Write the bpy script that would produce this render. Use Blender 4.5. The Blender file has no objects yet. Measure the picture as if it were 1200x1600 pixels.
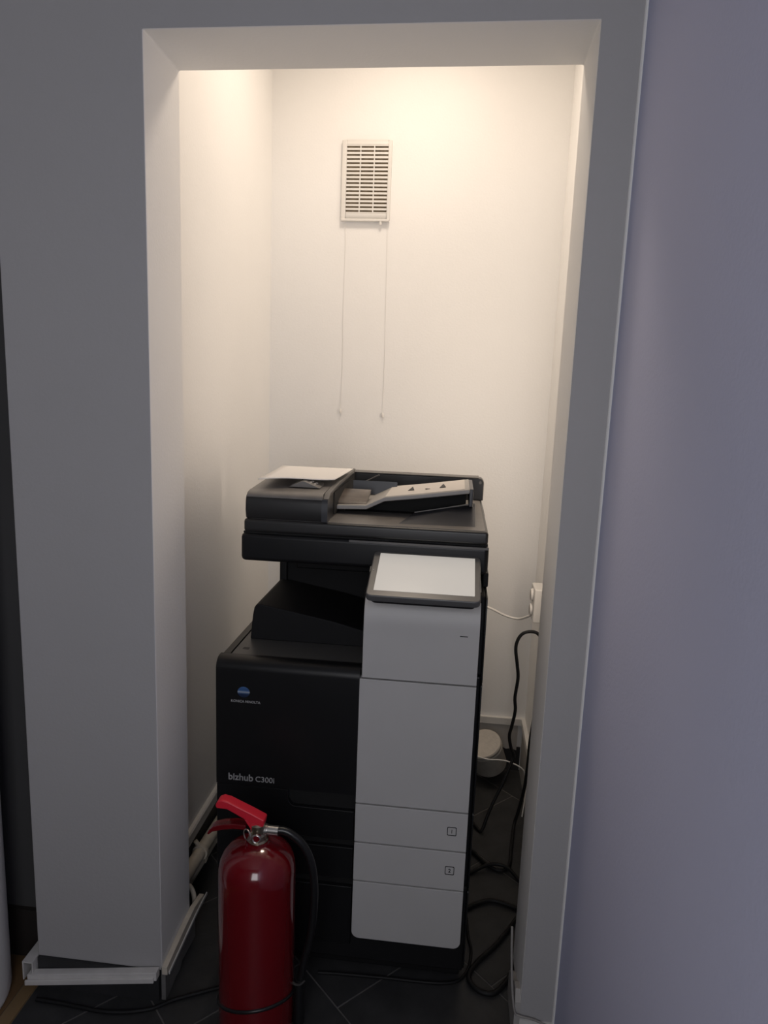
import bpy, bmesh, math, random
from mathutils import Vector, Matrix
random.seed(7)
S = bpy.context.scene
COL = S.collection

# ------------------------------------------------------------------ camera
cam = bpy.data.cameras.new('camera'); cam_o = bpy.data.objects.new('camera', cam); COL.objects.link(cam_o)
r = Vector((0.99366852, 0.10604297, 0.03711835)); u = Vector((-0.05474653, 0.16850514, 0.98417927)); f = r.cross(u) * -1
m3 = Matrix((r, u, -f)).transposed()
cam_o.matrix_world = Matrix.Translation((0.61321, -1.35050, 1.42713)) @ m3.to_4x4()
cam.sensor_fit = 'VERTICAL'; cam.sensor_height = 36.0; cam.lens = 1086.758 / 1600 * 36.0
cam.clip_start = 0.02
S.camera = cam_o

# ------------------------------------------------------------------ world, lights, exposure
w = bpy.data.worlds.new('world'); S.world = w; w.use_nodes = True
w.node_tree.nodes['Background'].inputs[0].default_value = (0.8, 0.85, 1, 1)
w.node_tree.nodes['Background'].inputs[1].default_value = 0.0
S.view_settings.view_transform = 'Standard'; S.view_settings.look = 'None'
S.view_settings.exposure = 0.0; S.view_settings.gamma = 1.0
S.view_settings.use_curve_mapping = False
ALCOVE_W = 5.7; SIDE_W = 3.3; SIDE_Y = 0.64; SIDE_Z = 1.28; SIDE_L = 1.05; HALL_W = 8.4; TOPZ = 2.70; ES = 0.5; HALL_Y = -2.05
def area(name, loc, size, power, col, shape='DISK', rot=(0, 0, 0), size_y=None):
    l = bpy.data.lights.new(name, 'AREA'); l.shape = shape; l.size = size; l.energy = power; l.color = col
    if size_y: l.size_y = size_y
    o = bpy.data.objects.new(name, l); COL.objects.link(o); o.location = loc; o.rotation_euler = rot
    return o
WARM = (1.0, 0.84, 0.68)
area('alcove_light', (0.43, 0.67, 2.630), 0.26, ALCOVE_W, WARM)  # unseen ceiling lamp, added to light the alcove from above
area('added_side_light', (0.905, SIDE_Y, SIDE_Z), SIDE_L, SIDE_W, WARM, 'RECTANGLE', rot=(0, math.radians(90), math.radians(-18)), size_y=0.04)  # unseen side lamp, added to brighten the lower alcove
area('added_window_light', (0.52, HALL_Y + 0.06, 1.45), 0.62, HALL_W, (0.97, 0.97, 1.0), 'RECTANGLE', rot=(math.radians(90), 0, 0), size_y=1.1)  # unseen source behind the camera, added to light the hall

# ------------------------------------------------------------------ materials
def mat(name, col, rough=0.6, metal=0.0, spec=0.5, noise=0.0, nscale=20, bump=0.0, bscale=200, coat=0.0, emit=None, es=0.0, col2=None):
    m = bpy.data.materials.new(name); m.use_nodes = True
    nt = m.node_tree; b = nt.nodes['Principled BSDF']
    b.inputs['Base Color'].default_value = (*col, 1); b.inputs['Roughness'].default_value = rough
    b.inputs['Metallic'].default_value = metal; b.inputs['Specular IOR Level'].default_value = spec
    b.inputs['Coat Weight'].default_value = coat
    if emit: b.inputs['Emission Color'].default_value = (*emit, 1); b.inputs['Emission Strength'].default_value = es
    tc = nt.nodes.new('ShaderNodeTexCoord')
    if noise or col2:
        n = nt.nodes.new('ShaderNodeTexNoise'); n.inputs['Scale'].default_value = nscale; n.inputs['Detail'].default_value = 5
        nt.links.new(tc.outputs['Object'], n.inputs['Vector'])
        rp = nt.nodes.new('ShaderNodeValToRGB')
        rp.color_ramp.elements[0].position = 0.3; rp.color_ramp.elements[1].position = 0.7
        c2 = col2 or tuple(c * (1 + noise) for c in col)
        rp.color_ramp.elements[0].color = (*(tuple(c * (1 - noise) for c in col) if not col2 else col), 1)
        rp.color_ramp.elements[1].color = (*c2, 1)
        nt.links.new(n.outputs['Fac'], rp.inputs['Fac']); nt.links.new(rp.outputs['Color'], b.inputs['Base Color'])
    if bump:
        n2 = nt.nodes.new('ShaderNodeTexNoise'); n2.inputs['Scale'].default_value = bscale; n2.inputs['Detail'].default_value = 4
        nt.links.new(tc.outputs['Object'], n2.inputs['Vector'])
        bp = nt.nodes.new('ShaderNodeBump'); bp.inputs['Strength'].default_value = bump; bp.inputs['Distance'].default_value = 0.002
        nt.links.new(n2.outputs['Fac'], bp.inputs['Height']); nt.links.new(bp.outputs['Normal'], b.inputs['Normal'])
    return m
M = {}
M['plaster'] = mat('dimmed_plaster', (0.43, 0.42, 0.42), 0.85, noise=0.015, nscale=3, bump=0.2, bscale=140)  # hall face darkened in colour to stand in for dimmer light
M['plaster_in'] = mat('white_alcove_plaster', (0.88, 0.87, 0.855), 0.85, noise=0.012, nscale=3, bump=0.2, bscale=140)
M['bluewall'] = mat('blue_grey_paint', (0.62, 0.64, 0.84), 0.92, spec=0.2, noise=0.02, nscale=2, bump=0.2, bscale=150)
M['ceiling'] = mat('ceiling_paint', (0.8, 0.8, 0.79), 0.9)
M['darkwall'] = mat('unlit_passage_tone', (0.07, 0.068, 0.069), 0.9, noise=0.05, nscale=4)  # darkness of the unlit passage put into the wall colour
M['umber'] = mat('dark_umber_paint', (0.022, 0.017, 0.015), 0.7)
M['hallwall'] = mat('hall_paint', (0.5, 0.5, 0.52), 0.9)
M['grout'] = mat('grey_grout', (0.13, 0.125, 0.12), 0.9, noise=0.2, nscale=30)
M['tile'] = mat('black_slate_tile', (0.026, 0.0265, 0.028), 0.5, spec=0.4, col2=(0.044, 0.044, 0.045), nscale=14, bump=0.5, bscale=45)
M['basetile'] = mat('dark_base_tile', (0.025, 0.025, 0.027), 0.6, noise=0.2, nscale=18)
M['greybase'] = mat('grey_base_tile', (0.16, 0.155, 0.15), 0.7, noise=0.2, nscale=20, bump=0.3, bscale=60)
M['lightbase'] = mat('pale_base_tile', (0.42, 0.40, 0.38), 0.7, noise=0.06, nscale=15)
M['wood'] = mat('brown_laminate', (0.16, 0.095, 0.045), 0.5, noise=0.25, nscale=8)
M['strip'] = mat('tan_threshold', (0.22, 0.145, 0.07), 0.45, noise=0.1, nscale=12)
M['whiteplastic'] = mat('white_plastic', (0.74, 0.72, 0.69), 0.45, noise=0.02, nscale=10)
M['trunk'] = mat('grey_white_trunking', (0.66, 0.64, 0.62), 0.5, noise=0.06, nscale=30)
M['wire'] = mat('dull_grey_wire', (0.34, 0.32, 0.30), 0.6, noise=0.1, nscale=40)
M['cream'] = mat('cream_pipe_paint', (0.62, 0.56, 0.47), 0.5, noise=0.08, nscale=40)
M['black'] = mat('black_plastic', (0.008, 0.0082, 0.0092), 0.36, spec=0.35, bump=0.06, bscale=900)
M['blackmatt'] = mat('matt_black_plastic', (0.010, 0.010, 0.011), 0.65, spec=0.25)
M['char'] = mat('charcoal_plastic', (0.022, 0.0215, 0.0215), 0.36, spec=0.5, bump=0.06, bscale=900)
M['dusty_lit'] = mat('dusty_lit_charcoal', (0.165, 0.155, 0.146), 0.40, spec=0.5, noise=0.1, nscale=25)  # charcoal lightened for dust and for lamp light painted onto the tops
M['deck'] = mat('dark_deck_plastic', (0.080, 0.079, 0.077), 0.4, spec=0.5)
M['grey'] = mat('mid_grey_plastic', (0.13, 0.125, 0.12), 0.5)
M['hump'] = mat('light_grey_hump', (0.20, 0.19, 0.18), 0.4)
M['silver'] = mat('pale_grey_panel', (0.55, 0.54, 0.53), 0.42, noise=0.02, nscale=6)
M['silver_edge'] = mat('pale_tray_plastic', (0.36, 0.345, 0.33), 0.5)
M['label'] = mat('off_white_label', (0.62, 0.58, 0.54), 0.6)
M['bezel'] = mat('grey_bezel', (0.10, 0.10, 0.10), 0.3, spec=0.5)
M['screen'] = mat('lit_screen', (0.3, 0.3, 0.3), 0.15, emit=(1.0, 0.93, 0.84), es=0.37)
M['gap'] = mat('dark_gap', (0.004, 0.004, 0.004), 0.8)
M['ink'] = mat('black_ink', (0.015, 0.015, 0.016), 0.6)
M['letter'] = mat('grey_white_print', (0.42, 0.42, 0.42), 0.5)
M['brown'] = mat('smoked_film', (0.12, 0.10, 0.085), 0.25, noise=0.35, nscale=25)
M['slate'] = mat('slate_plastic', (0.036, 0.038, 0.045), 0.35)
M['paper'] = mat('white_paper', (0.82, 0.80, 0.78), 0.8)
M['red'] = mat('red_enamel', (0.15, 0.003, 0.007), 0.16, spec=0.5, coat=0.6)
M['redplastic'] = mat('red_lever_paint', (0.72, 0.022, 0.045), 0.35)
M['brass'] = mat('nickel_brass', (0.42, 0.37, 0.28), 0.3, metal=1.0)
M['chrome'] = mat('silver_metal', (0.62, 0.60, 0.57), 0.28, metal=1.0)
M['rubber'] = mat('black_rubber', (0.010, 0.010, 0.011), 0.32, spec=0.5)
M['cord'] = mat('black_cable_sheath', (0.008, 0.008, 0.009), 0.55, spec=0.3)
M['strap'] = mat('dull_grey_strap', (0.05, 0.048, 0.045), 0.5)
M['lamp'] = mat('added_lamp_diffuser', (0.9, 0.85, 0.78), 0.4, emit=(1.0, 0.80, 0.60), es=ES)  # glow of the unseen added lamps
M['lamp2'] = mat('added_window_pane', (0.6, 0.6, 0.6), 0.2, emit=(0.95, 0.96, 1.0), es=ES)  # glowing pane of the added hall window
M['louver'] = mat('dusty_louver', (0.32, 0.25, 0.16), 0.8, noise=0.3, nscale=40)
M['roll'] = mat('dull_white_roll', (0.55, 0.51, 0.46), 0.75, noise=0.06, nscale=60, bump=0.6, bscale=120)
M['rollside'] = mat('grey_roll_side', (0.36, 0.34, 0.31), 0.7, noise=0.1, nscale=30)

def emblem_mat():
    m = bpy.data.materials.new('blue_globe_emblem'); m.use_nodes = True; nt = m.node_tree; b = nt.nodes['Principled BSDF']
    tc = nt.nodes.new('ShaderNodeTexCoord'); sp = nt.nodes.new('ShaderNodeSeparateXYZ'); nt.links.new(tc.outputs['Generated'], sp.inputs[0])
    rp = nt.nodes.new('ShaderNodeValToRGB'); cr = rp.color_ramp
    cr.elements[0].position = 0.0; cr.elements[0].color = (0.006, 0.014, 0.04, 1)
    cr.elements[1].position = 1.0; cr.elements[1].color = (0.07, 0.16, 0.36, 1)
    for p, c in ((0.3, (0.012, 0.03, 0.09, 1)), (0.42, (0.10, 0.17, 0.30, 1)), (0.5, (0.42, 0.46, 0.52, 1)), (0.6, (0.10, 0.19, 0.36, 1)), (0.72, (0.03, 0.09, 0.25, 1))):
        e = cr.elements.new(p); e.color = c
    nt.links.new(sp.outputs['Z'], rp.inputs['Fac']); nt.links.new(rp.outputs['Color'], b.inputs['Base Color'])
    b.inputs['Roughness'].default_value = 0.4
    return m
M['emblem'] = emblem_mat()

# ------------------------------------------------------------------ helpers
OFF = {}
def tag(o, label=None, cat=None, group=None, kind=None):
    if label: o['label'] = label
    if cat: o['category'] = cat
    if group: o['group'] = group
    if kind: o['kind'] = kind
    return o
def empty(name, loc, label, cat, group=None):
    o = bpy.data.objects.new(name, None); o.empty_display_size = 0.05; COL.objects.link(o); o.location = loc
    OFF[o] = Vector(loc); return tag(o, label, cat, group)
def obj(name, bm, m, parent=None, loc=None, smooth=None, bevel=0.0, seg=2, label=None):
    """bm is in world coordinates; linked as ONE mesh object"""
    o_loc = Vector(loc) if loc is not None else Vector((0, 0, 0))
    off = OFF[parent] if parent is not None else o_loc
    bmesh.ops.translate(bm, vec=-off, verts=bm.verts)
    bmesh.ops.recalc_face_normals(bm, faces=bm.faces)
    me = bpy.data.meshes.new(name); bm.to_mesh(me); bm.free()
    o = bpy.data.objects.new(name, me); COL.objects.link(o)
    me.materials.append(M[m] if isinstance(m, str) else m)
    if smooth is not None:
        for p in me.polygons: p.use_smooth = True
        me.set_sharp_from_angle(angle=math.radians(smooth))
    if bevel:
        b = o.modifiers.new('bevel', 'BEVEL'); b.width = bevel; b.segments = seg; b.limit_method = 'ANGLE'; b.angle_limit = math.radians(35)
        b.harden_normals = False
        for p in me.polygons: p.use_smooth = True
        me.set_sharp_from_angle(angle=math.radians(35))
        wn = o.modifiers.new('weighted', 'WEIGHTED_NORMAL'); wn.keep_sharp = False
    if parent is not None: o.parent = parent; OFF[o] = off
    else: o.location = o_loc; OFF[o] = o_loc
    if label: o['label'] = label
    return o
def struct(name, bm, m, **k):
    o = obj(name, bm, m, **k)
    if o.parent is None: o['kind'] = 'structure'
    return o
def box(bm, x0, x1, y0, y1, z0, z1):
    v = [bm.verts.new(p) for p in ((x0, y0, z0), (x1, y0, z0), (x1, y1, z0), (x0, y1, z0), (x0, y0, z1), (x1, y0, z1), (x1, y1, z1), (x0, y1, z1))]
    for q in ((0, 3, 2, 1), (4, 5, 6, 7), (0, 1, 5, 4), (1, 2, 6, 5), (2, 3, 7, 6), (3, 0, 4, 7)): bm.faces.new([v[i] for i in q])
    return v
def B(x0, x1, y0, y1, z0, z1):
    bm = bmesh.new(); box(bm, x0, x1, y0, y1, z0, z1); return bm
def prism(pts, a0, a1, axis='x', bm=None):
    """closed 2D profile swept along an axis. axis x: pts (y,z); y: pts (x,z); z: pts (x,y)"""
    bm = bm or bmesh.new()
    def P(p, a): return {'x': (a, p[0], p[1]), 'y': (p[0], a, p[1]), 'z': (p[0], p[1], a)}[axis]
    A = [bm.verts.new(P(p, a0)) for p in pts]; C = [bm.verts.new(P(p, a1)) for p in pts]
    n = len(pts)
    bm.faces.new(A); bm.faces.new(C[::-1])
    for i in range(n): bm.faces.new((A[i], C[i], C[(i + 1) % n], A[(i + 1) % n]))
    return bm
def arc(cx, cy, rad, a0, a1, n=6):
    return [(cx + rad * math.cos(math.radians(a0 + (a1 - a0) * i / n)), cy + rad * math.sin(math.radians(a0 + (a1 - a0) * i / n))) for i in range(n + 1)]
def rrect(x0, x1, z0, z1, rad, n=5, corners='abcd'):
    p = []
    for k, (cx, cz, a) in zip('abcd', ((x1 - rad, z1 - rad, 0), (x0 + rad, z1 - rad, 90), (x0 + rad, z0 + rad, 180), (x1 - rad, z0 + rad, 270))):
        if k in corners: p += arc(cx, cz, rad, a, a + 90, n)
        else: p.append({'a': (x1, z1), 'b': (x0, z1), 'c': (x0, z0), 'd': (x1, z0)}[k])
    return p
def lathe(prof, cx, cy, n=40, bm=None):
    bm = bm or bmesh.new(); rings = []
    for rad, z in prof:
        if rad < 1e-6: rings.append([bm.verts.new((cx, cy, z))])
        else: rings.append([bm.verts.new((cx + rad * math.cos(2 * math.pi * i / n), cy + rad * math.sin(2 * math.pi * i / n), z)) for i in range(n)])
    for a, b in zip(rings, rings[1:]):
        for i in range(n):
            j = (i + 1) % n
            if len(a) == 1 and len(b) == 1: continue
            if len(a) == 1: bm.faces.new((a[0], b[i], b[j]))
            elif len(b) == 1: bm.faces.new((a[i], a[j], b[0]))
            else: bm.faces.new((a[i], a[j], b[j], b[i]))
    if len(rings[0]) > 1: bm.faces.new(rings[0][::-1])
    if len(rings[-1]) > 1: bm.faces.new(rings[-1])
    return bm
def spline(pts, sub=6):
    P = [Vector(p) for p in pts]; out = []
    for i in range(len(P) - 1):
        p0 = P[max(i - 1, 0)]; p1 = P[i]; p2 = P[i + 1]; p3 = P[min(i + 2, len(P) - 1)]
        for k in range(sub):
            t = k / sub
            out.append(0.5 * ((2 * p1) + (p2 - p0) * t + (2 * p0 - 5 * p1 + 4 * p2 - p3) * t * t + (3 * p1 - p0 - 3 * p2 + p3) * t ** 3))
    out.append(P[-1]); return out
def tube(pts, rad, n=10, sub=6, bm=None, closed=False):
    bm = bm or bmesh.new()
    if closed: P = [Vector(p) for p in pts]
    else: P = spline(pts, sub) if sub > 1 else [Vector(p) for p in pts]
    N = len(P); rings = []; prev = None
    for i in range(N):
        if closed: t = (P[(i + 1) % N] - P[i - 1]).normalized()
        else: t = (P[min(i + 1, N - 1)] - P[max(i - 1, 0)]).normalized()
        if prev is None:
            a = Vector((0, 0, 1)) if abs(t.z) < 0.9 else Vector((1, 0, 0)); nx = t.cross(a).normalized()
        else: nx = (prev - t * prev.dot(t)).normalized()
        prev = nx; ny = t.cross(nx)
        rr = rad(i / (N - 1)) if callable(rad) else rad
        rings.append([bm.verts.new(P[i] + nx * (rr * math.cos(2 * math.pi * k / n)) + ny * (rr * math.sin(2 * math.pi * k / n))) for k in range(n)])
    for i in range(N if closed else N - 1):
        a, b = rings[i], rings[(i + 1) % N]
        for k in range(n): bm.faces.new((a[k], a[(k + 1) % n], b[(k + 1) % n], b[k]))
    if not closed: bm.faces.new(rings[0][::-1]); bm.faces.new(rings[-1])
    return bm
def xf(bm, mtx):
    bmesh.ops.transform(bm, matrix=mtx, verts=bm.verts); return bm
def text_bm(s, size, x, y, z, bold=0.0, depth=0.0006, align='LEFT', sx=1.0):
    """raised lettering on a face that looks towards -Y"""
    c = bpy.data.curves.new('lettering', 'FONT'); c.body = s; c.size = size; c.offset = bold; c.extrude = depth; c.align_x = align; c.resolution_u = 4
    o = bpy.data.objects.new('lettering_source', c); COL.objects.link(o)
    bpy.context.view_layer.update()
    me = bpy.data.meshes.new_from_object(o.evaluated_get(bpy.context.evaluated_depsgraph_get()))
    bpy.data.objects.remove(o); bpy.data.curves.remove(c)
    bm = bmesh.new(); bm.from_mesh(me); bpy.data.meshes.remove(me)
    return xf(bm, Matrix.Translation((x, y, z)) @ Matrix.Rotation(math.pi / 2, 4, 'X') @ Matrix.Diagonal((sx, 1, 1, 1)))

# ------------------------------------------------------------------ setting: walls
T = 0.172; W = 0.82; H0 = 2.061; H1 = 2.066; PX = -0.3045; RX = 0.896; TOP = 2.70
BACK = 1.172; AL = -0.0758; AR = 0.930
# front wall with the doorway cut into it: one U-shaped slab
bm = prism([(PX, 0.078), (0.0, 0.078), (0.0, H0), (W, H1), (W, 0.068), (1.10, 0.068), (1.10, TOP), (PX, TOP)], 0.0, T, 'y')
wf = struct('wall_front', bm, 'plaster', bevel=0.003, seg=2)
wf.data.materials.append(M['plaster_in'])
for p in wf.data.polygons:               # inner faces lighter, hall face darker: light balance put into the colour
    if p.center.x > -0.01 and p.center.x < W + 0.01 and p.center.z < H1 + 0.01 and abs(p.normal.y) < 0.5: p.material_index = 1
bl = struct('base_tile', B(PX + 0.002, -0.006, -0.006, 0.05, 0.0, 0.0785), 'basetile', parent=wf)
br = struct('base_tile', B(W + 0.001, RX, -0.003, 0.05, 0.0, 0.069), 'whiteplastic', parent=wf)
# reveal base, left: grey tile with a broken lower edge
rb = [(0.0, 0.0), (0.03, 0.0), (0.06, 0.006), (0.085, 0.004), (0.10, 0.016), (0.14, 0.013), (0.185, 0.010), (0.185, 0.085), (0.0, 0.085)]
struct('base_tile', prism(rb, -0.002, 0.008, 'x'), 'greybase', parent=wf)
struct('base_tile', prism([(0.0, 0.0), (0.14, 0.0), (0.14, 0.06), (0.11, 0.085), (0.07, 0.10), (0.04, 0.125), (0.01, 0.135), (0.0, 0.11)], W - 0.011, W + 0.002, 'x'), 'lightbase', parent=wf)
# the bit of bare pier core behind the loose base tiles
struct('pier_core', B(PX + 0.01, -0.012, 0.03, T, 0.0, 0.079), 'basetile', parent=wf)
struct('pier_core', B(W + 0.004, 1.09, 0.03, T, 0.0, 0.069), 'greybase', parent=wf)

struct('wall_left', B(PX, AL, T, BACK + 0.15, 0.0, TOP), 'plaster_in')
struct('wall_back', B(AL, 1.10, BACK, BACK + 0.15, 0.0, TOP), 'plaster_in')
struct('wall_right', B(AR, 1.10, T, BACK, 0.0, TOP), 'plaster_in')
struct('ceiling', B(PX, 1.10, 0.0, BACK + 0.15, TOP, TOP + 0.1), 'ceiling')
struct('wall_hall_right', B(RX, 1.10, HALL_Y, 0.0, 0.0, TOP), 'bluewall')
struct('wall_hall_back', B(-2.6, 1.10, HALL_Y - 0.15, HALL_Y, 0.0, TOP), 'hallwall')
struct('wall_hall_left', B(-2.75, -2.6, HALL_Y - 0.15, 0.5, 0.0, TOP), 'hallwall')
struct('ceiling_hall', B(-2.75, 1.10, HALL_Y - 0.15, 0.0, TOP, TOP + 0.1), 'ceiling')
wp = struct('wall_passage', B(-2.6, PX, 0.085, 0.35, 0.0, TOP), 'darkwall')
struct('ceiling_passage', B(-2.75, PX, 0.0, 0.35, TOP, TOP + 0.1), 'ceiling')
struct('baseboard_passage', B(-2.6, PX - 0.028, 0.073, 0.085, 0.0, 0.13), 'umber')
# thin ridge of filler in the hall corner
struct('trim_1', prism([(RX - 0.0045, 0.0), (RX - 0.004, -0.002), (RX - 0.002, -0.004), (RX, -0.0045), (RX, 0.0)], 0.0, TOP, 'z'), 'plaster_in', smooth=50)

# alcove base: tile skirting with a white strip on top
struct('baseboard_left', B(AL, AL + 0.008, T, BACK, 0.0, 0.16), 'basetile')
struct('trim_2', prism([(AL, 0.158), (AL + 0.014, 0.158), (AL + 0.014, 0.186), (AL + 0.010, 0.190), (AL, 0.190)], T, BACK, 'x' if 0 else 'y'), 'trunk')
bb = struct('baseboard_back', B(AL + 0.01, AR - 0.01, BACK - 0.006, BACK, 0.0, 0.095), 'basetile')
struct('base_tile', prism([(0.35, 0.19), (0.905, 0.19), (0.905, 0.085), (0.885, 0.092), (0.865, 0.088), (0.85, 0.096), (0.82, 0.09), (0.35, 0.09)], BACK - 0.010, BACK - 0.0005, 'y'), 'lightbase', parent=bb)
struct('trim_3', B(AL + 0.015, AR - 0.014, BACK - 0.014, BACK, 0.188, 0.214), 'whiteplastic')
struct('baseboard_right', B(AR - 0.008, AR, T, BACK - 0.012, 0.0, 0.19), 'lightbase')
struct('trim_4', B(AR - 0.014, AR, T, BACK, 0.188, 0.214), 'whiteplastic')

# ------------------------------------------------------------------ floor
fl = struct('floor', B(-2.75, 1.10, HALL_Y - 0.15, BACK + 0.15, -0.10, -0.0015), 'grout')
def clip(poly, px):           # keep x > px
    out = []
    for i in range(len(poly)):
        a, b = poly[i], poly[(i + 1) % len(poly)]
        ia, ib = a[0] > px, b[0] > px
        if ia: out.append(a)
        if ia != ib:
            t = (px - a[0]) / (b[0] - a[0]); out.append((px, a[1] + t * (b[1] - a[1])))
    return out
PIT = 0.4755; g = 0.0022
for k in range(-4, 6):
    c0 = -0.03 + PIT * k; c1 = c0 + PIT; d_off = 0.371 + (0.25 if k % 2 == 0 else 0.0)
    for n in range(-6, 8):
        d0 = d_off + PIT * n; d1 = d0 + PIT
        pts = [((c + d) / 2, (c - d) / 2) for c, d in ((c0 + g, d0 + g), (c1 - g, d0 + g), (c1 - g, d1 - g), (c0 + g, d1 - g))]
        cx = sum(p[0] for p in pts) / 4; cy = sum(p[1] for p in pts) / 4
        if cx > 1.12 or cx < -0.5 or cy < -1.0 or cy > 1.3: continue
        pts = clip(pts, PX - 0.001)
        if len(pts) < 3: continue
        zt = random.uniform(-0.0004, 0.0)
        struct('tile', prism(pts, -0.012, zt, 'z'), 'tile', parent=fl, bevel=0.0012, seg=1)
struct('threshold_strip', prism([(PX - 0.036, -0.01), (PX - 0.001, -0.01), (PX - 0.003, 0.003), (PX - 0.034, 0.003)], -1.6, 0.073, 'y'), 'strip', parent=fl)
for i in range(3):
    x1 = PX - 0.038 - i * 0.123
    struct('plank', B(x1 - 0.12, x1, -1.6, 0.073, -0.012, 0.0), 'wood', parent=fl, bevel=0.001, seg=1)

# ------------------------------------------------------------------ printer
FY = 0.130
pr = empty('multifunction_printer', (0.39, 0.45, 0.0), 'large black and pale grey floor-standing office copier filling the alcove', 'printer')
# base / desk
obj('base', B(0.0885, 0.6985, 0.150, 0.79, 0.030, 0.262), 'blackmatt', pr, bevel=0.006)
obj('skirt', B(0.100, 0.690, 0.165, 0.78, 0.006, 0.034), 'blackmatt', pr, bevel=0.003)
for cx in (0.14, 0.65):
    for cy in (0.20, 0.74):
        bm = bmesh.new(); bmesh.ops.create_cone(bm, cap_ends=True, segments=16, radius1=0.018, radius2=0.018, depth=0.022, matrix=Matrix.Translation((cx, cy, 0.018)) @ Matrix.Rotation(math.pi / 2, 4, 'Y'))
        obj('caster', bm, 'blackmatt', pr, smooth=40)
# bodies
obj('body', B(0.0880, 0.6985, 0.152, 0.80, 0.263, 0.796), 'black', pr, bevel=0.006)
obj('tower', B(0.425, 0.6985, 0.152, 0.52, 0.797, 0.985), 'blackmatt', pr, bevel=0.006)
nk = obj('rear_column', B(0.141, 0.6985, 0.52, 0.80, 0.797, 1.016), 'blackmatt', pr, bevel=0.004)
obj('corner_post', B(0.139, 0.160, 0.506, 0.53, 0.80, 1.016), 'black', nk, bevel=0.003)
obj('exit_cover', B(0.19, 0.42, 0.49, 0.525, 0.93, 1.015), 'blackmatt', nk, bevel=0.005)
bm = bmesh.new(); bmesh.ops.create_cone(bm, cap_ends=True, segments=14, radius1=0.006, radius2=0.006, depth=0.012, matrix=Matrix.Translation((0.255, 0.487, 0.985)) @ Matrix.Rotation(math.pi / 2, 4, 'X'))
obj('roller_knob', bm, 'black', nk, smooth=40)
# right-hand side panels with their seams
for z0, z1, nm in ((0.785, 0.985, 'side_panel'), (0.467, 0.783, 'side_panel'), (0.264, 0.465, 'side_panel'), (0.050, 0.262, 'side_panel')):
    obj(nm, prism(rrect(0.137, 0.795, z0, z1, 0.006, 3), 0.6975, 0.7005, 'x'), 'black', pr, smooth=40)
obj('side_cover', B(0.690, 0.7035, 0.22, 0.70, 0.985, 1.02), 'blackmatt', pr, bevel=0.004)
# front door with rounded upper edge
prof = [(FY, 0.487), (FY, 0.774)] + arc(FY + 0.026, 0.774, 0.026, 180, 90, 8)[1:] + [(0.168, 0.80), (0.168, 0.487)]
fd = obj('front_door', prism(prof, 0.0865, 0.4235), 'black', pr, smooth=30)
bm = bmesh.new(); n = 32
vs = [bm.verts.new((0.153 + 0.0145 * math.cos(2 * math.pi * i / n), FY - 0.0006, 0.7225 + 0.0130 * math.sin(2 * math.pi * i / n))) for i in range(n)]
fc = bm.faces.new(vs); ex = bmesh.ops.extrude_face_region(bm, geom=[fc]); bmesh.ops.translate(bm, vec=(0, 0.0008, 0), verts=[v for v in ex['geom'] if isinstance(v, bmesh.types.BMVert)])
obj('emblem', bm, 'emblem', fd, label='round blue globe emblem with pale stripes')
obj('maker_lettering', text_bm('KONICA MINOLTA', 0.0082, 0.1225, FY - 0.0003, 0.6965, 0.0001), 'letter', fd)
obj('model_lettering', text_bm('bizhub', 0.0240, 0.1155, FY - 0.0003, 0.4985, 0.00035, sx=0.97), 'letter', fd)
obj('model_lettering', text_bm('C300i', 0.0195, 0.1815, FY - 0.0003, 0.4985, 0.0), 'letter', fd)
# deck
dk = obj('deck', B(0.1115, 0.4245, 0.1685, 0.52, 0.795, 0.7995), 'deck', pr, bevel=0.001)
obj('deck_label', B(0.128, 0.143, 0.20, 0.212, 0.799, 0.7999), 'ink', dk)
obj('deck_rim', prism([(0.0885, 0.78), (0.0885, 0.795), (0.0925, 0.8), (0.1085, 0.8), (0.1085, 0.78)], 0.169, 0.60, 'y'), 'black', pr, smooth=40)
# output tray: wedge that rises to the left
prof = [(0.126, 0.7995), (0.132, 0.862), (0.136, 0.882)] + [(0.141, 0.890), (0.150, 0.892)] + [(0.335, 0.860), (0.4245, 0.838), (0.4245, 0.7995)]
obj('output_tray', prism(prof, 0.270, 0.515, 'y'), 'blackmatt', pr, smooth=20, bevel=0.003)
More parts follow.
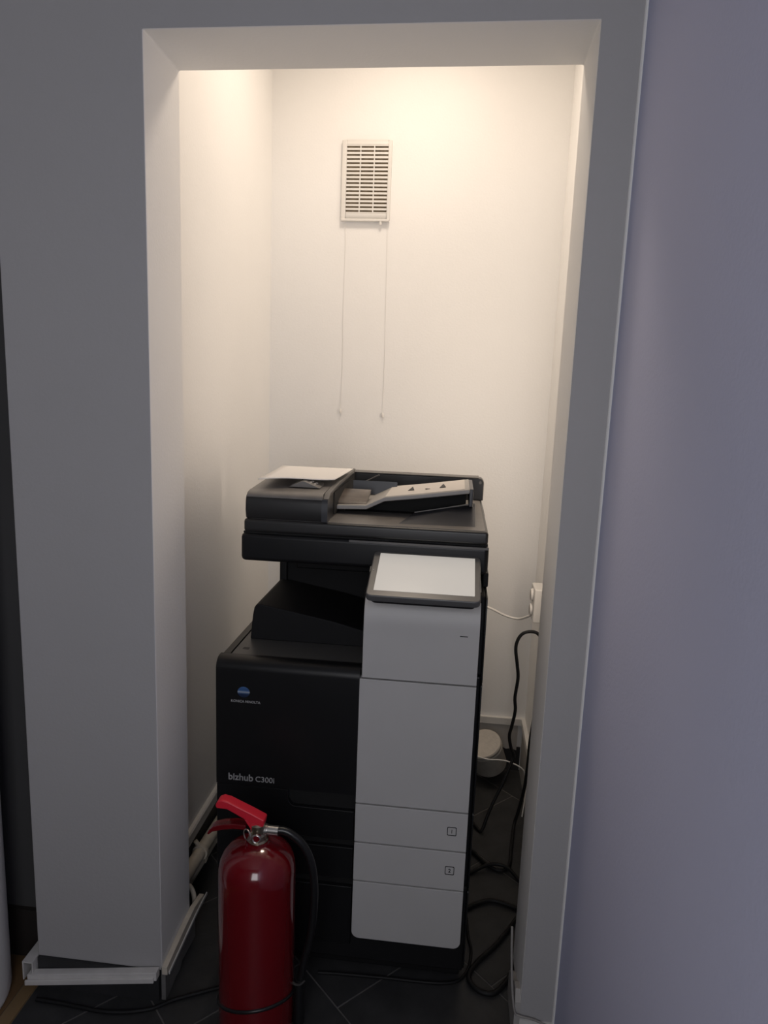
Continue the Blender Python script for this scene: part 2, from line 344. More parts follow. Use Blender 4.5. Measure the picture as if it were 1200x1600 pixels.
# drawers
def drawer(z0, z1, hz, num, zb):
    # black front with a hand recess next to the pale panel
    hx0 = 0.262; hy = FY + 0.002
    bm = bmesh.new()
    prism([(0.0865, z0), (0.4205, z0), (0.4205, hz)] + [(hx0 + 0.014, hz), (hx0 + 0.006, hz + 0.004), (hx0, hz + 0.014), (hx0, z1)] + [(0.0865, z1)], hy, hy + 0.022, 'y', bm)
    d = obj('drawer', bm, 'black', pr, bevel=0.0015, seg=1)
    obj('hand_recess', B(hx0 - 0.002, 0.4205, hy + 0.012, hy + 0.024, hz - 0.002, z1 - 0.001), 'gap', d)
    if num:
        x = 0.652
        ring = prism(rrect(x - 0.011, x + 0.011, zb - 0.011, zb + 0.011, 0.003, 3), FY - 0.0016, FY - 0.0008, 'y')
        o = rrect(x - 0.011, x + 0.011, zb - 0.011, zb + 0.011, 0.003, 3); i_ = rrect(x - 0.0093, x + 0.0093, zb - 0.0093, zb + 0.0093, 0.002, 3)
        ring.free(); ring = bmesh.new()
        L = [[ring.verts.new((p[0], yy, p[1])) for p in q_] for q_, yy in ((o, FY - 0.0007), (o, FY + 0.0001), (i_, FY + 0.0001), (i_, FY - 0.0007))]
        for a, b in zip(L, L[1:] + L[:1]):
            for k in range(len(a)): ring.faces.new((a[k], a[(k + 1) % len(a)], b[(k + 1) % len(a)], b[k]))
        obj('number_frame', ring, 'ink', d)
        obj('tray_number', text_bm(num, 0.0135, x, FY - 0.0002, zb - 0.0048, 0.0001, align='CENTER'), 'ink', d)
    return d
d1 = drawer(0.367, 0.484, 0.443, '1', 0.419)
d2 = drawer(0.2645, 0.3645, 0.347, '2', 0.317)
d3 = drawer(0.086, 0.262, 0.243, None, 0)
def panel(z0, z1, parent, corners='', name='front_panel'):
    pts = rrect(0.4235, 0.6875, z0, z1, 0.018, 6, corners) if corners else [(0.6875, z1), (0.4235, z1), (0.4235, z0), (0.6875, z0)]
    return obj(name, prism(pts, FY, FY + 0.026, 'y'), 'silver', parent, bevel=0.0012, seg=2, label='pale grey front panel')
panel(0.3683, 0.4652, d1); panel(0.2660, 0.3647, d2); panel(0.1085, 0.2624, d3, 'cd')
panel(0.4690, 0.7780, pr, name='toner_door')
prof = [(FY, 0.7815), (FY, 0.905)] + [(0.1315, 0.925), (0.136, 0.945), (0.145, 0.962), (0.160, 0.976), (0.185, 0.988), (0.230, 1.0), (0.230, 0.7815)]
up = obj('upper_panel', prism(prof, 0.4285, 0.6875), 'silver', pr, smooth=30, bevel=0.001, seg=1, label='pale grey panel that curves back under the screen')
obj('status_slot', B(0.6445, 0.6620, FY - 0.0004, FY + 0.001, 0.8945, 0.8965), 'ink', up)
# touch panel, tilted slab
ang = math.atan2(0.062, 0.15); Lp = math.hypot(0.062, 0.15)
tm = Matrix.Translation((0.5605, 0.05, 1.0)) @ Matrix.Rotation(ang, 4, 'X')
tp = obj('touch_panel', xf(prism(rrect(-0.121, 0.121, 0, Lp, 0.012, 5), -0.016, 0.0, 'z'), tm), 'bezel', pr, bevel=0.003, seg=2)
obj('screen', xf(prism(rrect(-0.1055, 0.1085, 0.019, Lp - 0.009, 0.001, 2), -0.001, 0.0005, 'z'), tm), 'screen', tp, label='lit blank white screen')
obj('status_light', xf(prism(rrect(-0.1155, -0.1125, 0.088, 0.091, 0.001, 3), -0.001, 0.0006, 'z'), tm), 'letter', tp)
obj('back_shell', xf(prism(rrect(-0.112, 0.112, 0.008, Lp - 0.008, 0.012, 5), -0.028, -0.0155, 'z'), tm), 'blackmatt', tp, bevel=0.004)
obj('panel_arm', B(0.50, 0.62, 0.11, 0.26, 0.975, 1.02), 'blackmatt', pr, bevel=0.005)
obj('side_button', xf(B(-0.1235, -0.120, 0.09, 0.11, -0.011, -0.006), tm), 'bezel', tp)
# scanner
bm = B(0.1225, 0.7000, 0.200, 0.785, 1.018, 1.0855)
sc = obj('scanner', bm, 'black', pr, bevel=0.011, seg=3)
obj('glass_rim', B(0.128, 0.697, 0.207, 0.78, 1.0845, 1.0885), 'gap', sc)
obj('scanner_rail', B(0.38, 0.699, 0.1985, 0.203, 1.0785, 1.0835), 'grey', sc)
obj('hinge', B(0.62, 0.7015, 0.55, 0.70, 1.0, 1.10), 'blackmatt', sc, bevel=0.004)
# document lid
ld = obj('document_lid', B(0.1300, 0.6965, 0.200, 0.775, 1.0885, 1.1195), 'char', pr, bevel=0.007, seg=3)
obj('exit_well', B(0.34, 0.648, 0.378, 0.655, 1.1195, 1.1208), 'gap', ld)
# feeder
prof = [(0.204, 1.1198), (0.2, 1.140), (0.201, 1.160), (0.203, 1.168), (0.209, 1.1765), (0.222, 1.180), (0.36, 1.187), (0.62, 1.193), (0.64, 1.185), (0.645, 1.1198)]
obj('lid_top', prism(rrect(0.1375, 0.6890, 0.2075, 0.66, 0.010, 4), 1.1185, 1.1203, 'z'), 'dusty_lit', ld)  # thin plate carrying the lightened colour of the lit lid top
fe = obj('document_feeder', prism(prof, 0.1335, 0.3255), 'char', pr, smooth=25, bevel=0.004)
obj('feeder_cover', prism([(0.2035, 1.170), (0.2055, 1.176), (0.212, 1.1815), (0.224, 1.1845), (0.36, 1.1925), (0.60, 1.198), (0.60, 1.190), (0.36, 1.185), (0.222, 1.178), (0.209, 1.174)], 0.1355, 0.3145), 'dusty_lit', fe, bevel=0.0015, seg=1)
obj('side_cheek', prism([(0.2005, 1.121), (0.1995, 1.14), (0.2005, 1.163), (0.205, 1.173), (0.23, 1.183), (0.23, 1.121)], 0.3135, 0.3275), 'slate', fe, smooth=40)
obj('cover_rim', prism([(0.206, 1.174), (0.225, 1.186), (0.36, 1.196), (0.62, 1.201), (0.62, 1.194), (0.36, 1.188), (0.225, 1.178)], 0.3165, 0.329), 'grey', fe, bevel=0.001, seg=1)
obj('feed_mouth', B(0.3257, 0.3275, 0.29, 0.60, 1.125, 1.178), 'gap', fe)
prof = [(0.218, 1.1895), (0.252, 1.2045), (0.258, 1.2045), (0.296, 1.1895)]
cp = obj('indicator_hump', prism(prof, 0.268, 0.350, 'y'), 'hump', fe, bevel=0.001, seg=1)
obj('release_lever', prism([(0.335, 1.195), (0.41, 1.201), (0.41, 1.207), (0.335, 1.203)], 0.236, 0.262), 'gap', fe, bevel=0.0015, seg=1)
for i in range(2):
    for j in range(2):
        x = 0.267 + i * 0.010; z = 1.2045 - (x - 0.258) * 0.395
        obj('indicator_light', B(x, x + 0.005, 0.284 + j * 0.022, 0.291 + j * 0.022, z - 0.003, z + 0.0006), 'label', fe)
# input tray
def slab(top, thick, y0, y1): return prism(top + [(x, z - thick) for x, z in reversed(top)], y0, y1, 'y')
it = obj('input_tray', slab([(0.315, 1.141), (0.40, 1.1445), (0.425, 1.157), (0.445, 1.167), (0.535, 1.179), (0.652, 1.197)], 0.011, 0.330, 0.535), 'silver_edge', pr, bevel=0.002, seg=1)
obj('tray_label', slab([(0.446, 1.1677), (0.535, 1.1798), (0.640, 1.196)], 0.0006, 0.338, 0.528), 'label', it)
for xm in (0.505, 0.585):
    zz = 1.1762 + (xm - 0.505) * 0.149
    bm = bmesh.new()
    for (xa, ya) in ((xm - 0.007, 0.415), (xm + 0.007, 0.415), (xm, 0.470)): pass
    t3 = [(xm - 0.008, 0.405), (xm + 0.008, 0.405), (xm, 0.475)]
    A = [bm.verts.new((x, y, zz + (x - xm) * 0.147 + 0.0001)) for x, y in t3]; C = [bm.verts.new((x, y, zz + (x - xm) * 0.147 + 0.0008)) for x, y in t3]
    bm.faces.new(A[::-1]); bm.faces.new(C)
    for i in range(3): bm.faces.new((A[i], A[(i + 1) % 3], C[(i + 1) % 3], C[i]))
    obj('arrow_mark', bm, 'ink', it)
obj('dash_mark', B(0.541, 0.553, 0.404, 0.410, 1.1805, 1.1830), 'ink', it)
pg = obj('paper_guide', prism([(0.345, 1.1435), (0.352, 1.150), (0.44, 1.168), (0.44, 1.160), (0.36, 1.1435)], 0.312, 0.398), 'brown', it, smooth=40)
obj('paper_guide', prism([(0.520, 1.146), (0.520, 1.178), (0.510, 1.182), (0.505, 1.146)], 0.34, 0.46), 'slate', it, smooth=40)
obj('tray_end', B(0.651, 0.661, 0.340, 0.530, 1.152, 1.196), 'slate', it, bevel=0.002)
obj('tray_underside', prism([(0.34, 1.122), (0.34, 1.132), (0.41, 1.133), (0.44, 1.152), (0.645, 1.184), (0.645, 1.150), (0.52, 1.122)], 0.40, 0.533, 'y'), 'gap', it)
# exit flap
bm = bmesh.new(); pts = [(0.487, 0.236, 1.1200), (0.668, 0.250, 1.1200), (0.668, 0.368, 1.156), (0.516, 0.368, 1.1250), (0.668, 0.376, 1.1200), (0.516, 0.376, 1.1200)]
v = [bm.verts.new(p) for p in pts]
for q in ((0, 1, 2, 3), (3, 2, 4, 5), (0, 3, 5), (1, 4, 2), (0, 5, 4, 1)): bm.faces.new([v[i] for i in q])
ef = obj('exit_flap', bm, 'slate', pr, bevel=0.001, seg=1)
obj('flap_edge', tube([(0.518, 0.369, 1.1265), (0.667, 0.369, 1.157)], 0.0013, 6, 1), 'silver_edge', ef)
rw = obj('rear_wall', prism(rrect(0.285, 0.699, 1.1195, 1.184, 0.014, 5, 'a'), 0.665, 0.712, 'y'), 'char', pr, bevel=0.003)
obj('rim_cap', B(0.300, 0.684, 0.664, 0.712, 1.1838, 1.187), 'grey', rw, bevel=0.001, seg=1)
bm = bmesh.new(); bmesh.ops.create_cone(bm, cap_ends=True, segments=14, radius1=0.004, radius2=0.004, depth=0.003, matrix=Matrix.Translation((0.688, 0.664, 1.172)) @ Matrix.Rotation(math.pi / 2, 4, 'X'))
obj('screw', bm, 'grey', rw, smooth=40)
obj('rear_lever', tube([(0.355, 0.655, 1.16), (0.395, 0.650, 1.182)], 0.003, 6, 1), 'grey', rw)

# sheets lying on the feeder
def sheet(c, dz, name, label):
    bm = bmesh.new(); nx, ny = 10, 8; V = []
    for j in range(ny + 1):
        for i in range(nx + 1):
            s, t = i / nx, j / ny
            p = (Vector(c[0]) * (1 - s) * (1 - t) + Vector(c[1]) * s * (1 - t) + Vector(c[2]) * s * t + Vector(c[3]) * (1 - s) * t)
            p.z += dz + 0.0025 * math.sin(s * 5.2) * (1 - t) - 0.004 * (s - 0.1) * 0 + 0.002 * (t * t)
            V.append(bm.verts.new(p))
    for j in range(ny):
        for i in range(nx):
            a = j * (nx + 1) + i; bm.faces.new((V[a], V[a + 1], V[a + nx + 2], V[a + nx + 1]))
    o = obj(name, bm, 'paper', loc=(0.24, 0.38, 1.2), smooth=60)
    sm = o.modifiers.new('solid', 'SOLIDIFY'); sm.thickness = 0.0012
    return tag(o, label, 'paper')
sheet([(0.152, 0.238, 1.203), (0.322, 0.315, 1.203), (0.337, 0.52, 1.204), (0.142, 0.512, 1.204)], 0.0055, 'paper_sheet', 'loose white paper lying on top of the copier document feeder')

# ------------------------------------------------------------------ fire extinguisher
EX, EY = 0.2385, -0.045
fx = empty('fire_extinguisher', (EX, EY, 0), 'red fire extinguisher with black hose standing on the tiles in front of the copier', 'extinguisher')
prof = [(0.0, 0.006), (0.055, 0.006), (0.062, 0.0), (0.070, 0.001), (0.078, 0.010), (0.0818, 0.024), (0.082, 0.05), (0.082, 0.402)]
prof += [(0.0815, 0.412), (0.079, 0.426), (0.073, 0.440), (0.063, 0.452), (0.050, 0.461), (0.036, 0.468), (0.027, 0.4705), (0.026, 0.476), (0.0, 0.476)]
obj('tank', lathe(prof, EX, EY, 56), 'red', fx, smooth=30)
bn = tube([(EX + 0.0825 * math.cos(a), EY + 0.0825 * math.sin(a), 0.100 + 0.0150 * math.cos(a) - 0.030 * math.sin(a)) for a in [2 * math.pi * i / 48 for i in range(48)]], 0.0042, 8, 1, closed=True)
obj('band', bn, 'rubber', fx, smooth=60)
vl = obj('valve', lathe([(0.0, 0.470), (0.0225, 0.470), (0.0225, 0.477), (0.0195, 0.480), (0.0195, 0.490), (0.0165, 0.494), (0.0165, 0.512), (0.012, 0.516), (0.0, 0.516)], EX + 0.001, EY, 24), 'brass', fx, smooth=30)
bm = tube([(EX + 0.0035 + 0.0085 * math.cos(a), EY - 0.0215, 0.4905 + 0.0085 * math.sin(a)) for a in [2 * math.pi * i / 20 for i in range(20)]], 0.0022, 6, 1, closed=True)
obj('gauge', bm, 'chrome', vl, smooth=60, label='silver pressure gauge rim')
bm = bmesh.new(); bmesh.ops.create_cone(bm, cap_ends=True, segments=18, radius1=0.0085, radius2=0.0085, depth=0.010, matrix=Matrix.Translation((EX + 0.0035, EY - 0.0175, 0.4905)) @ Matrix.Rotation(math.pi / 2, 4, 'X'))
obj('gauge_face', bm, 'red', vl, smooth=40)
# squeeze levers (sheet-metal channels)
top = [(0.2565, 0.528), (0.229, 0.541), (0.201, 0.553), (0.178, 0.563), (0.164, 0.5655), (0.155, 0.562), (0.150, 0.553)]
bot = [(0.152, 0.546), (0.160, 0.5455), (0.176, 0.545), (0.197, 0.5345), (0.222, 0.521), (0.254, 0.5115)]
lv = obj('upper_lever', prism(top + bot, EY - 0.013, EY + 0.013, 'y'), 'redplastic', fx, bevel=0.003, seg=2, label='bright red squeeze lever')
obj('lever_bracket', prism([(0.213, 0.526), (0.250, 0.514), (0.246, 0.492), (0.232, 0.492), (0.226, 0.506)], EY - 0.0125, EY + 0.0125, 'y'), 'redplastic', fx, bevel=0.001, seg=1)
top = [(0.216, 0.512), (0.190, 0.5125), (0.165, 0.5085), (0.146, 0.502), (0.137, 0.494), (0.131, 0.484)]
bot = [(0.134, 0.481), (0.143, 0.489), (0.165, 0.496), (0.190, 0.501), (0.216, 0.501)]
obj('lower_handle', prism(top + bot, EY - 0.012, EY + 0.012, 'y'), 'red', fx, bevel=0.002, seg=2)
rg = tube([(EX - 0.0165 + 0.009 * math.cos(a), EY - 0.021 - 0.006 * math.cos(a), 0.4975 + 0.0125 * math.sin(a)) for a in [2 * math.pi * i / 24 for i in range(24)]], 0.0014, 6, 1, closed=True)
rg = obj('safety_ring', rg, 'chrome', fx, smooth=60)
obj('safety_pin', tube([(EX - 0.011, EY - 0.020, 0.500), (EX - 0.004, EY + 0.02, 0.501)], 0.0016, 6, 1), 'chrome', rg)
obj('seal_cord', tube([(EX - 0.019, EY - 0.022, 0.487), (EX - 0.0185, EY - 0.024, 0.470), (EX - 0.0185, EY - 0.040, 0.464)], 0.0011, 6, 3), 'red', rg)
# hose fitting
bm = bmesh.new()
def cyl_x(bm, x0, x1, y, z, rad, n=20): bmesh.ops.create_cone(bm, cap_ends=True, segments=n, radius1=rad, radius2=rad, depth=x1 - x0, matrix=Matrix.Translation(((x0 + x1) / 2, y, z)) @ Matrix.Rotation(math.pi / 2, 4, 'Y'))
cyl_x(bm, 0.2505, 0.259, EY + 0.003, 0.497, 0.0125); cyl_x(bm, 0.259, 0.283, EY + 0.004, 0.4965, 0.0105)
obj('hose_fitting', bm, 'chrome', fx, smooth=40)
HY = EY + 0.008
hs = obj('hose', tube([(0.276, HY - 0.003, 0.4965), (0.293, HY, 0.4955), (0.312, HY, 0.488), (0.335, HY, 0.467), (0.353, HY, 0.430), (0.3615, HY, 0.375), (0.3615, HY, 0.315), (0.356, HY, 0.251), (0.346, HY, 0.202), (0.339, HY, 0.160), (0.335, HY, 0.135)], 0.0085, 14, 8), 'rubber', fx, smooth=60)
obj('hose_clip', tube([(0.316, HY - 0.006, 0.137), (0.324, HY - 0.012, 0.135), (0.336, HY - 0.011, 0.134), (0.346, HY - 0.004, 0.139)], 0.003, 6, 4), 'strap', fx, smooth=60)
obj('nozzle', lathe([(0.0, 0.030), (0.0135, 0.030), (0.0125, 0.06), (0.0115, 0.12), (0.0105, 0.142), (0.0, 0.142)], 0.333, HY, 20), 'rubber', fx, smooth=40)

# ------------------------------------------------------------------ vent on the back wall
VY = BACK
vt = empty('air_vent', (0.26, VY, 2.0), 'white louvred air vent with two pull cords high on the alcove back wall', 'vent')
x0, x1, z0, z1 = 0.173, 0.343, 2.002, 2.256; ix0, ix1, iz0, iz1 = 0.189, 0.331, 2.022, 2.240
bm = bmesh.new()
for a in ((x0, ix0, z0, z1), (ix1, x1, z0, z1), (ix0, ix1, z0, iz0), (ix0, ix1, iz1, z1)): box(bm, a[0], a[1], VY - 0.013, VY, a[2], a[3])
bmesh.ops.remove_doubles(bm, verts=bm.verts, dist=1e-5)
obj('frame', bm, 'whiteplastic', vt, bevel=0.0015, seg=1)
obj('bottom_lip', B(x0 + 0.001, x1 - 0.001, VY - 0.017, VY - 0.003, 1.995, 2.003), 'whiteplastic', vt, bevel=0.001, seg=1)
obj('back_plate', B(ix0, ix1, VY - 0.002, VY - 0.0005, iz0, iz1), 'louver', vt)
ns = 17; pit = (iz1 - iz0) / ns
for i in range(ns + 1):
    zc = iz0 + i * pit; hgt = pit * 0.27
    za, zb = max(iz0, zc - hgt), min(iz1, zc + hgt)
    obj('slat', prism([(VY - 0.0125, za), (VY - 0.0125, zb), (VY - 0.004, zb + 0.002), (VY - 0.004, za + 0.002)], ix0, ix1), 'whiteplastic', vt)
for k in (1, 2):
    xc = ix0 + (ix1 - ix0) * k / 3
    obj('mullion', B(xc - 0.0018, xc + 0.0018, VY - 0.0128, VY - 0.004, iz0, iz1), 'whiteplastic', vt)
obj('cord_guide', tube([(0.312, VY - 0.012, 1.997), (0.312, VY - 0.012, 1.985)], 0.0045, 8, 1), 'whiteplastic', vt, smooth=50)
for pts, zb in (([(0.188, VY - 0.010, 2.0), (0.1895, VY - 0.0014, 1.93), (0.188, VY - 0.0011, 1.7), (0.190, VY - 0.0011, 1.5), (0.189, VY - 0.004, 1.352)], 1.345),
                ([(0.334, VY - 0.010, 2.0), (0.336, VY - 0.0014, 1.93), (0.339, VY - 0.0011, 1.7), (0.342, VY - 0.0011, 1.5), (0.343, VY - 0.004, 1.345)], 1.337)):
    c = obj('pull_cord', tube(pts, 0.0006, 6, 5), 'whiteplastic', vt, smooth=60)
    p = pts[-1]
    obj('cord_bead', lathe([(0.0, zb - 0.010), (0.004, zb - 0.009), (0.0045, zb - 0.003), (0.003, zb + 0.006), (0.0, zb + 0.008)], p[0], VY - 0.0055, 12), 'whiteplastic', c, smooth=50)

# ------------------------------------------------------------------ socket, cables
sk = empty('wall_socket', (0.93, 0.90, 0.70), 'white double power socket on the right alcove wall beside the copier', 'socket')
obj('housing', B(0.890, 0.930, 0.850, 0.940, 0.700, 0.812), 'whiteplastic', sk, bevel=0.004)
for zc in (0.732, 0.782):
    o = bmesh.new(); bmesh.ops.create_cone(o, cap_ends=True, segments=24, radius1=0.021, radius2=0.019, depth=0.008, matrix=Matrix.Translation((0.8865, 0.895, zc)) @ Matrix.Rotation(-math.pi / 2, 4, 'Y'))
    ou = obj('outlet', o, 'whiteplastic', sk, smooth=40)
    o = bmesh.new(); bmesh.ops.create_cone(o, cap_ends=True, segments=24, radius1=0.016, radius2=0.016, depth=0.001, matrix=Matrix.Translation((0.8823, 0.895, zc)) @ Matrix.Rotation(-math.pi / 2, 4, 'Y'))
    obj('outlet_face', o, 'lightbase', ou)
def cable(name, pts, rad, m, label, sub=8, extra=None):
    c = Vector(pts[0])
    o = obj(name, tube(pts, rad, 10, sub), m, loc=(c.x, c.y, c.z), smooth=60)
    return tag(o, label, 'cable')
cable('white_cable', [(0.895, 0.925, 0.704), (0.880, 0.945, 0.688), (0.858, 0.985, 0.667), (0.816, 1.0, 0.670), (0.759, 1.0, 0.694), (0.69, 0.99, 0.715), (0.62, 0.97, 0.70)], 0.0042, 'whiteplastic', 'white cable running from the wall socket behind the copier')
R1 = 0.0055
cable('power_cable', [(0.922, 0.835, 0.655), (0.905, 0.85, 0.668), (0.880, 0.85, 0.6695), (0.860, 0.85, 0.660), (0.847, 0.85, 0.638), (0.843, 0.85, 0.606), (0.852, 0.85, 0.55), (0.857, 0.85, 0.507), (0.852, 0.85, 0.44), (0.856, 0.85, 0.394), (0.849, 0.85, 0.34), (0.843, 0.85, 0.301), (0.851, 0.85, 0.26), (0.862, 0.85, 0.233), (0.857, 0.845, 0.212), (0.828, 0.82, 0.142), (0.790, 0.79, 0.063), (0.766, 0.757, 0.008), (0.750, 0.77, 0.007), (0.735, 0.80, 0.008)], R1, 'cord', 'black cable curling out from behind the right jamb and down the back wall')
cable('power_cable', [(0.914, 0.80, 0.46), (0.911, 0.80, 0.389), (0.905, 0.80, 0.31), (0.904, 0.80, 0.242), (0.899, 0.80, 0.15), (0.885, 0.80, 0.06), (0.873, 0.79, 0.014), (0.856, 0.674, 0.0062), (0.844, 0.596, 0.0062), (0.813, 0.568, 0.0062), (0.772, 0.594, 0.0062), (0.737, 0.640, 0.0062), (0.712, 0.66, 0.0062)], R1, 'cord', 'black cable hanging against the right alcove wall and looping on the tiles')
cable('power_cable', [(0.712, 0.535, 0.0062), (0.732, 0.55, 0.0062), (0.785, 0.578, 0.017), (0.833, 0.574, 0.0165), (0.871, 0.53, 0.0062), (0.90, 0.46, 0.0062)], R1, 'cord', 'short black cable arching across tiles beside the copier base')
cable('power_cable', [(0.708, 0.385, 0.0068), (0.72, 0.40, 0.0068), (0.779, 0.436, 0.0068), (0.841, 0.421, 0.0068), (0.859, 0.400, 0.0068), (0.841, 0.361, 0.0068), (0.788, 0.274, 0.0068), (0.737, 0.209, 0.0068), (0.715, 0.162, 0.0068), (0.735, 0.128, 0.0068), (0.773, 0.122, 0.0068), (0.805, 0.158, 0.0068), (0.832, 0.208, 0.0068), (0.86, 0.25, 0.0068)], 0.0063, 'cord', 'thick black cable lying in a loop on the tiles by the right jamb')
cable('thin_cable', [(0.712, 0.36, 0.0042), (0.716, 0.296, 0.0042), (0.723, 0.244, 0.0042), (0.708, 0.175, 0.0042), (0.66, 0.138, 0.0042), (0.506, 0.132, 0.0042), (0.40, 0.128, 0.0042), (0.345, 0.124, 0.0042)], 0.0038, 'cord', 'thin black cable along the foot of the copier front')
cable('thin_cable', [(-0.285, -0.045, 0.0048), (-0.219, -0.047, 0.0048), (-0.107, -0.053, 0.0048), (-0.02, -0.034, 0.0048), (0.03, 0.0, 0.0048), (0.124, 0.048, 0.0048), (0.17, 0.07, 0.0048)], 0.0045, 'cord', 'black cable on the floor passing behind the fire extinguisher to the left pier')
cable('white_wire', [(0.70, 0.92, 0.19), (0.776, 0.90, 0.183), (0.82, 0.90, 0.184), (0.853, 0.90, 0.180), (0.898, 0.90, 0.160), (0.912, 0.90, 0.130), (0.915, 0.88, 0.08), (0.905, 0.85, 0.01)], 0.0024, 'whiteplastic', 'thin white wire sagging in front of the white roll')
cable('telephone_wire', [(0.789, -0.006, 0.300), (0.7925, -0.006, 0.233), (0.799, -0.006, 0.154), (0.808, -0.007, 0.095), (0.819, -0.0075, 0.0835), (0.853, -0.0065, 0.0765), (0.892, -0.0065, 0.060)], 0.0024, 'wire', 'grey wire stapled down the corner and along the foot of the right jamb')

# ------------------------------------------------------------------ white roll on the floor
ax = Vector((-0.28, -0.38, 0.88)).normalized(); fcn = Vector((0.772, 1.055, 0.160)); Lr = 0.118
rt = Vector((0, 0, 1)).rotation_difference(ax).to_matrix().to_4x4(); rt.translation = fcn - ax * Lr
ro = empty('white_roll', (0.80, 1.09, 0.0), 'white cylindrical roll lying tilted on the floor behind the copier', 'roll')
obj('roll_body', xf(lathe([(0.0, 0.0), (0.060, 0.0), (0.063, 0.004), (0.063, 0.085), (0.066, 0.088), (0.066, 0.098), (0.063, 0.101), (0.063, 0.110), (0.0, 0.110)], 0, 0, 40), rt), 'rollside', ro, smooth=35)
obj('end_cap', xf(lathe([(0.0, 0.1102), (0.064, 0.1102), (0.065, 0.113), (0.062, 0.118), (0.0, 0.118)], 0, 0, 40), rt), 'roll', ro, smooth=35)

# ------------------------------------------------------------------ trunking and pipes on the left
tr = empty('cable_trunking', (-0.16, -0.018, 0.03), 'loose white cable trunking tilted across the foot of the left pier', 'trunking')
def bar(p0, p1, wy, h, bm=None):
    bm = bm or bmesh.new(); (xa, ya, za), (xb, yb, zb) = p0, p1
    v = [bm.verts.new(p) for p in ((xa, ya, za), (xb, yb, zb), (xb, yb + wy, zb), (xa, ya + wy, za), (xa, ya, za + h), (xb, yb, zb + h), (xb, yb + wy, zb + h), (xa, ya + wy, za + h))]
    for q in ((0, 3, 2, 1), (4, 5, 6, 7), (0, 1, 5, 4), (1, 2, 6, 5), (2, 3, 7, 6), (3, 0, 4, 7)): bm.faces.new([v[i] for i in q])
    return bm
obj('channel', bar((-0.318, -0.026, 0.026), (-0.004, -0.022, 0.070), 0.018, 0.022), 'trunk', tr, bevel=0.001, seg=1)
obj('lid', bar((-0.322, -0.031, 0.022), (-0.010, -0.026, 0.066), 0.005, 0.013), 'trunk', tr, bevel=0.001, seg=1)
tr2 = empty('cable_trunking', (0.01, 0.1, 0.07), 'white cable trunking along the foot of the left reveal', 'trunking')
obj('channel', prism([(-0.003, 0.091), (0.10, 0.103), (0.172, 0.107), (0.235, 0.094), (0.235, 0.078), (0.172, 0.083), (-0.003, 0.070)], 0.0005, 0.014, 'x'), 'cream', tr2, bevel=0.001, seg=1)
obj('lid', prism([(0.004, 0.074), (0.172, 0.088), (0.25, 0.088), (0.252, 0.080), (0.172, 0.081), (0.004, 0.067)], 0.0145, 0.017, 'x'), 'trunk', tr2)
tr3 = empty('cable_trunking', (-0.315, 0.05, 0.05), 'short open end of white trunking turning round the left pier corner', 'trunking')
bm = bmesh.new(); box(bm, -0.331, -0.328, -0.022, 0.072, 0.030, 0.075); box(bm, -0.331, -0.3055, -0.022, 0.072, 0.075, 0.078); box(bm, -0.3075, -0.3055, -0.022, 0.072, 0.030, 0.075)
obj('channel', bm, 'trunk', tr3)
def pipe(y0z, y1z, x, rad, label, cy):
    (ya, za), (yb, zb) = y0z, y1z
    t = empty('heating_pipe', (x, ya, za), label, 'pipe')
    obj('pipe_run', tube([(x, ya, za), (x, yb, zb)], rad, 16, 1), 'cream', t, smooth=60)
    zc = za + (zb - za) * (cy - ya) / (yb - ya)
    c = obj('pipe_clip', tube([(x, cy - 0.006, zc), (x, cy + 0.006, zc)], rad * 1.28, 14, 1), 'cream', t, smooth=40)
    obj('clip_screw', tube([(x - 0.002, cy, zc + rad), (AL + 0.016, cy, zc + rad + 0.016)], 0.006, 8, 1), 'cream', c, smooth=40)
pipe((0.19, 0.131), (1.10, 0.060), -0.045, 0.0175, 'thick cream painted pipe along the left alcove wall', 0.365)
pipe((0.19, 0.080), (1.10, 0.016), -0.050, 0.0080, 'thin cream painted pipe beneath the thicker pipe', 0.405)
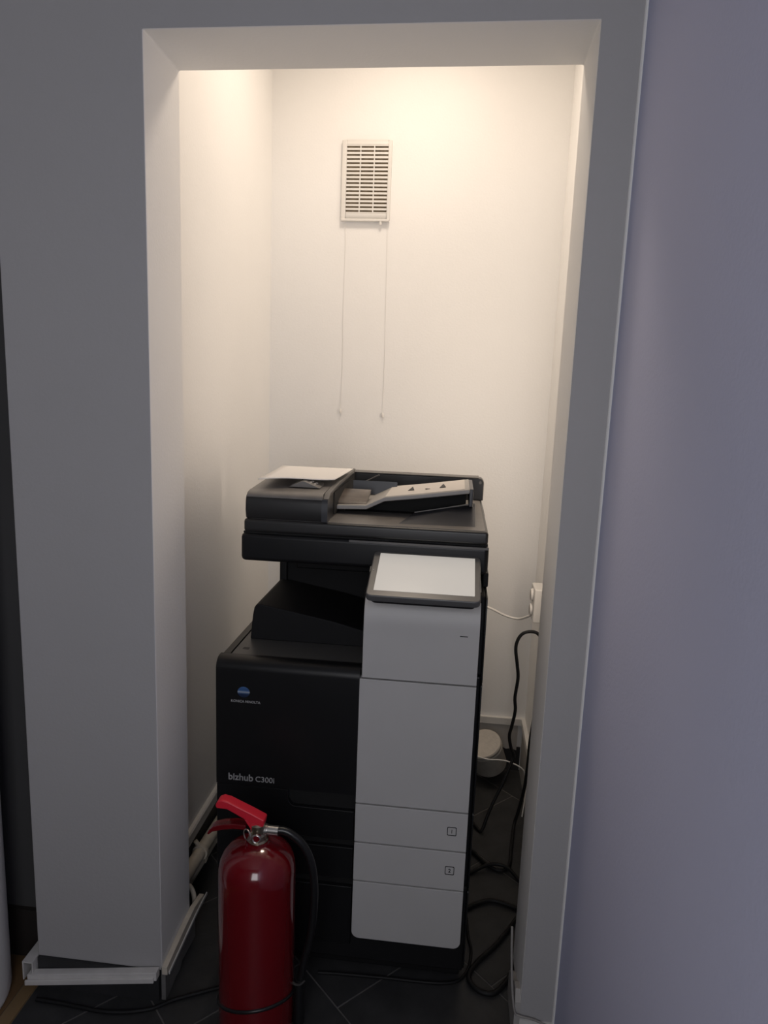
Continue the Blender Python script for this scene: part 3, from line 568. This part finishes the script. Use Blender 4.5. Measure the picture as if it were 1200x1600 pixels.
cable('cream_conduit', [(-0.040, 0.215, 0.124), (-0.028, 0.22, 0.1265), (-0.018, 0.222, 0.121), (-0.010, 0.223, 0.10), (-0.008, 0.222, 0.074), (-0.013, 0.22, 0.052)], 0.0062, 'cream', 'cream bent conduit curving down beside the left reveal')['category'] = 'conduit'

# ------------------------------------------------------------------ white round pillar at the far left
cl = obj('pillar', lathe([(0.0, 0.0), (0.140, 0.0), (0.1475, 0.006), (0.150, 0.016), (0.150, 2.69), (0.0, 2.69)], -0.496, -0.088, 64), 'plaster_in', loc=(-0.496, -0.088, 0), smooth=40)
tag(cl, 'white rounded pillar standing on the brown floor at the far left', 'pillar')

# ------------------------------------------------------------------ unseen lamps and hall window, added to light the scene
lp = empty('added_ceiling_lamp', (0.43, 0.67, TOP), 'unseen round warm lamp added on the alcove ceiling', 'lamp')
obj('lamp_base', lathe([(0.0, 2.67), (0.145, 2.67), (0.145, TOP), (0.0, TOP)], 0.43, 0.67, 40), 'whiteplastic', lp, smooth=40)
obj('diffuser', lathe([(0.0, 2.64), (0.11, 2.642), (0.135, 2.65), (0.138, 2.6695), (0.0, 2.6695)], 0.43, 0.67, 40), 'lamp', lp, smooth=40)
lp = empty('added_wall_lamp', (AR, SIDE_Y, SIDE_Z), 'unseen slim warm lamp added behind the right jamb to fill the alcove', 'lamp')  # added lamp, hidden from the camera, fills the lower alcove
obj('lamp_frame', B(0.914, AR, SIDE_Y - 0.03, SIDE_Y + 0.03, SIDE_Z - SIDE_L / 2 - 0.02, SIDE_Z + SIDE_L / 2 + 0.02), 'whiteplastic', lp)
obj('diffuser', B(0.908, 0.914, SIDE_Y - 0.022, SIDE_Y + 0.022, SIDE_Z - SIDE_L / 2, SIDE_Z + SIDE_L / 2), 'lamp', lp)
wn = struct('added_window', B(0.14, 0.89, HALL_Y, HALL_Y + 0.03, 0.84, 2.06), 'whiteplastic')  # unseen window added as the source of the hall light
struct('pane', B(0.20, 0.49, HALL_Y + 0.03, HALL_Y + 0.034, 0.90, 2.0), 'lamp2', parent=wn)
struct('pane', B(0.53, 0.83, HALL_Y + 0.03, HALL_Y + 0.034, 0.90, 2.0), 'lamp2', parent=wn)
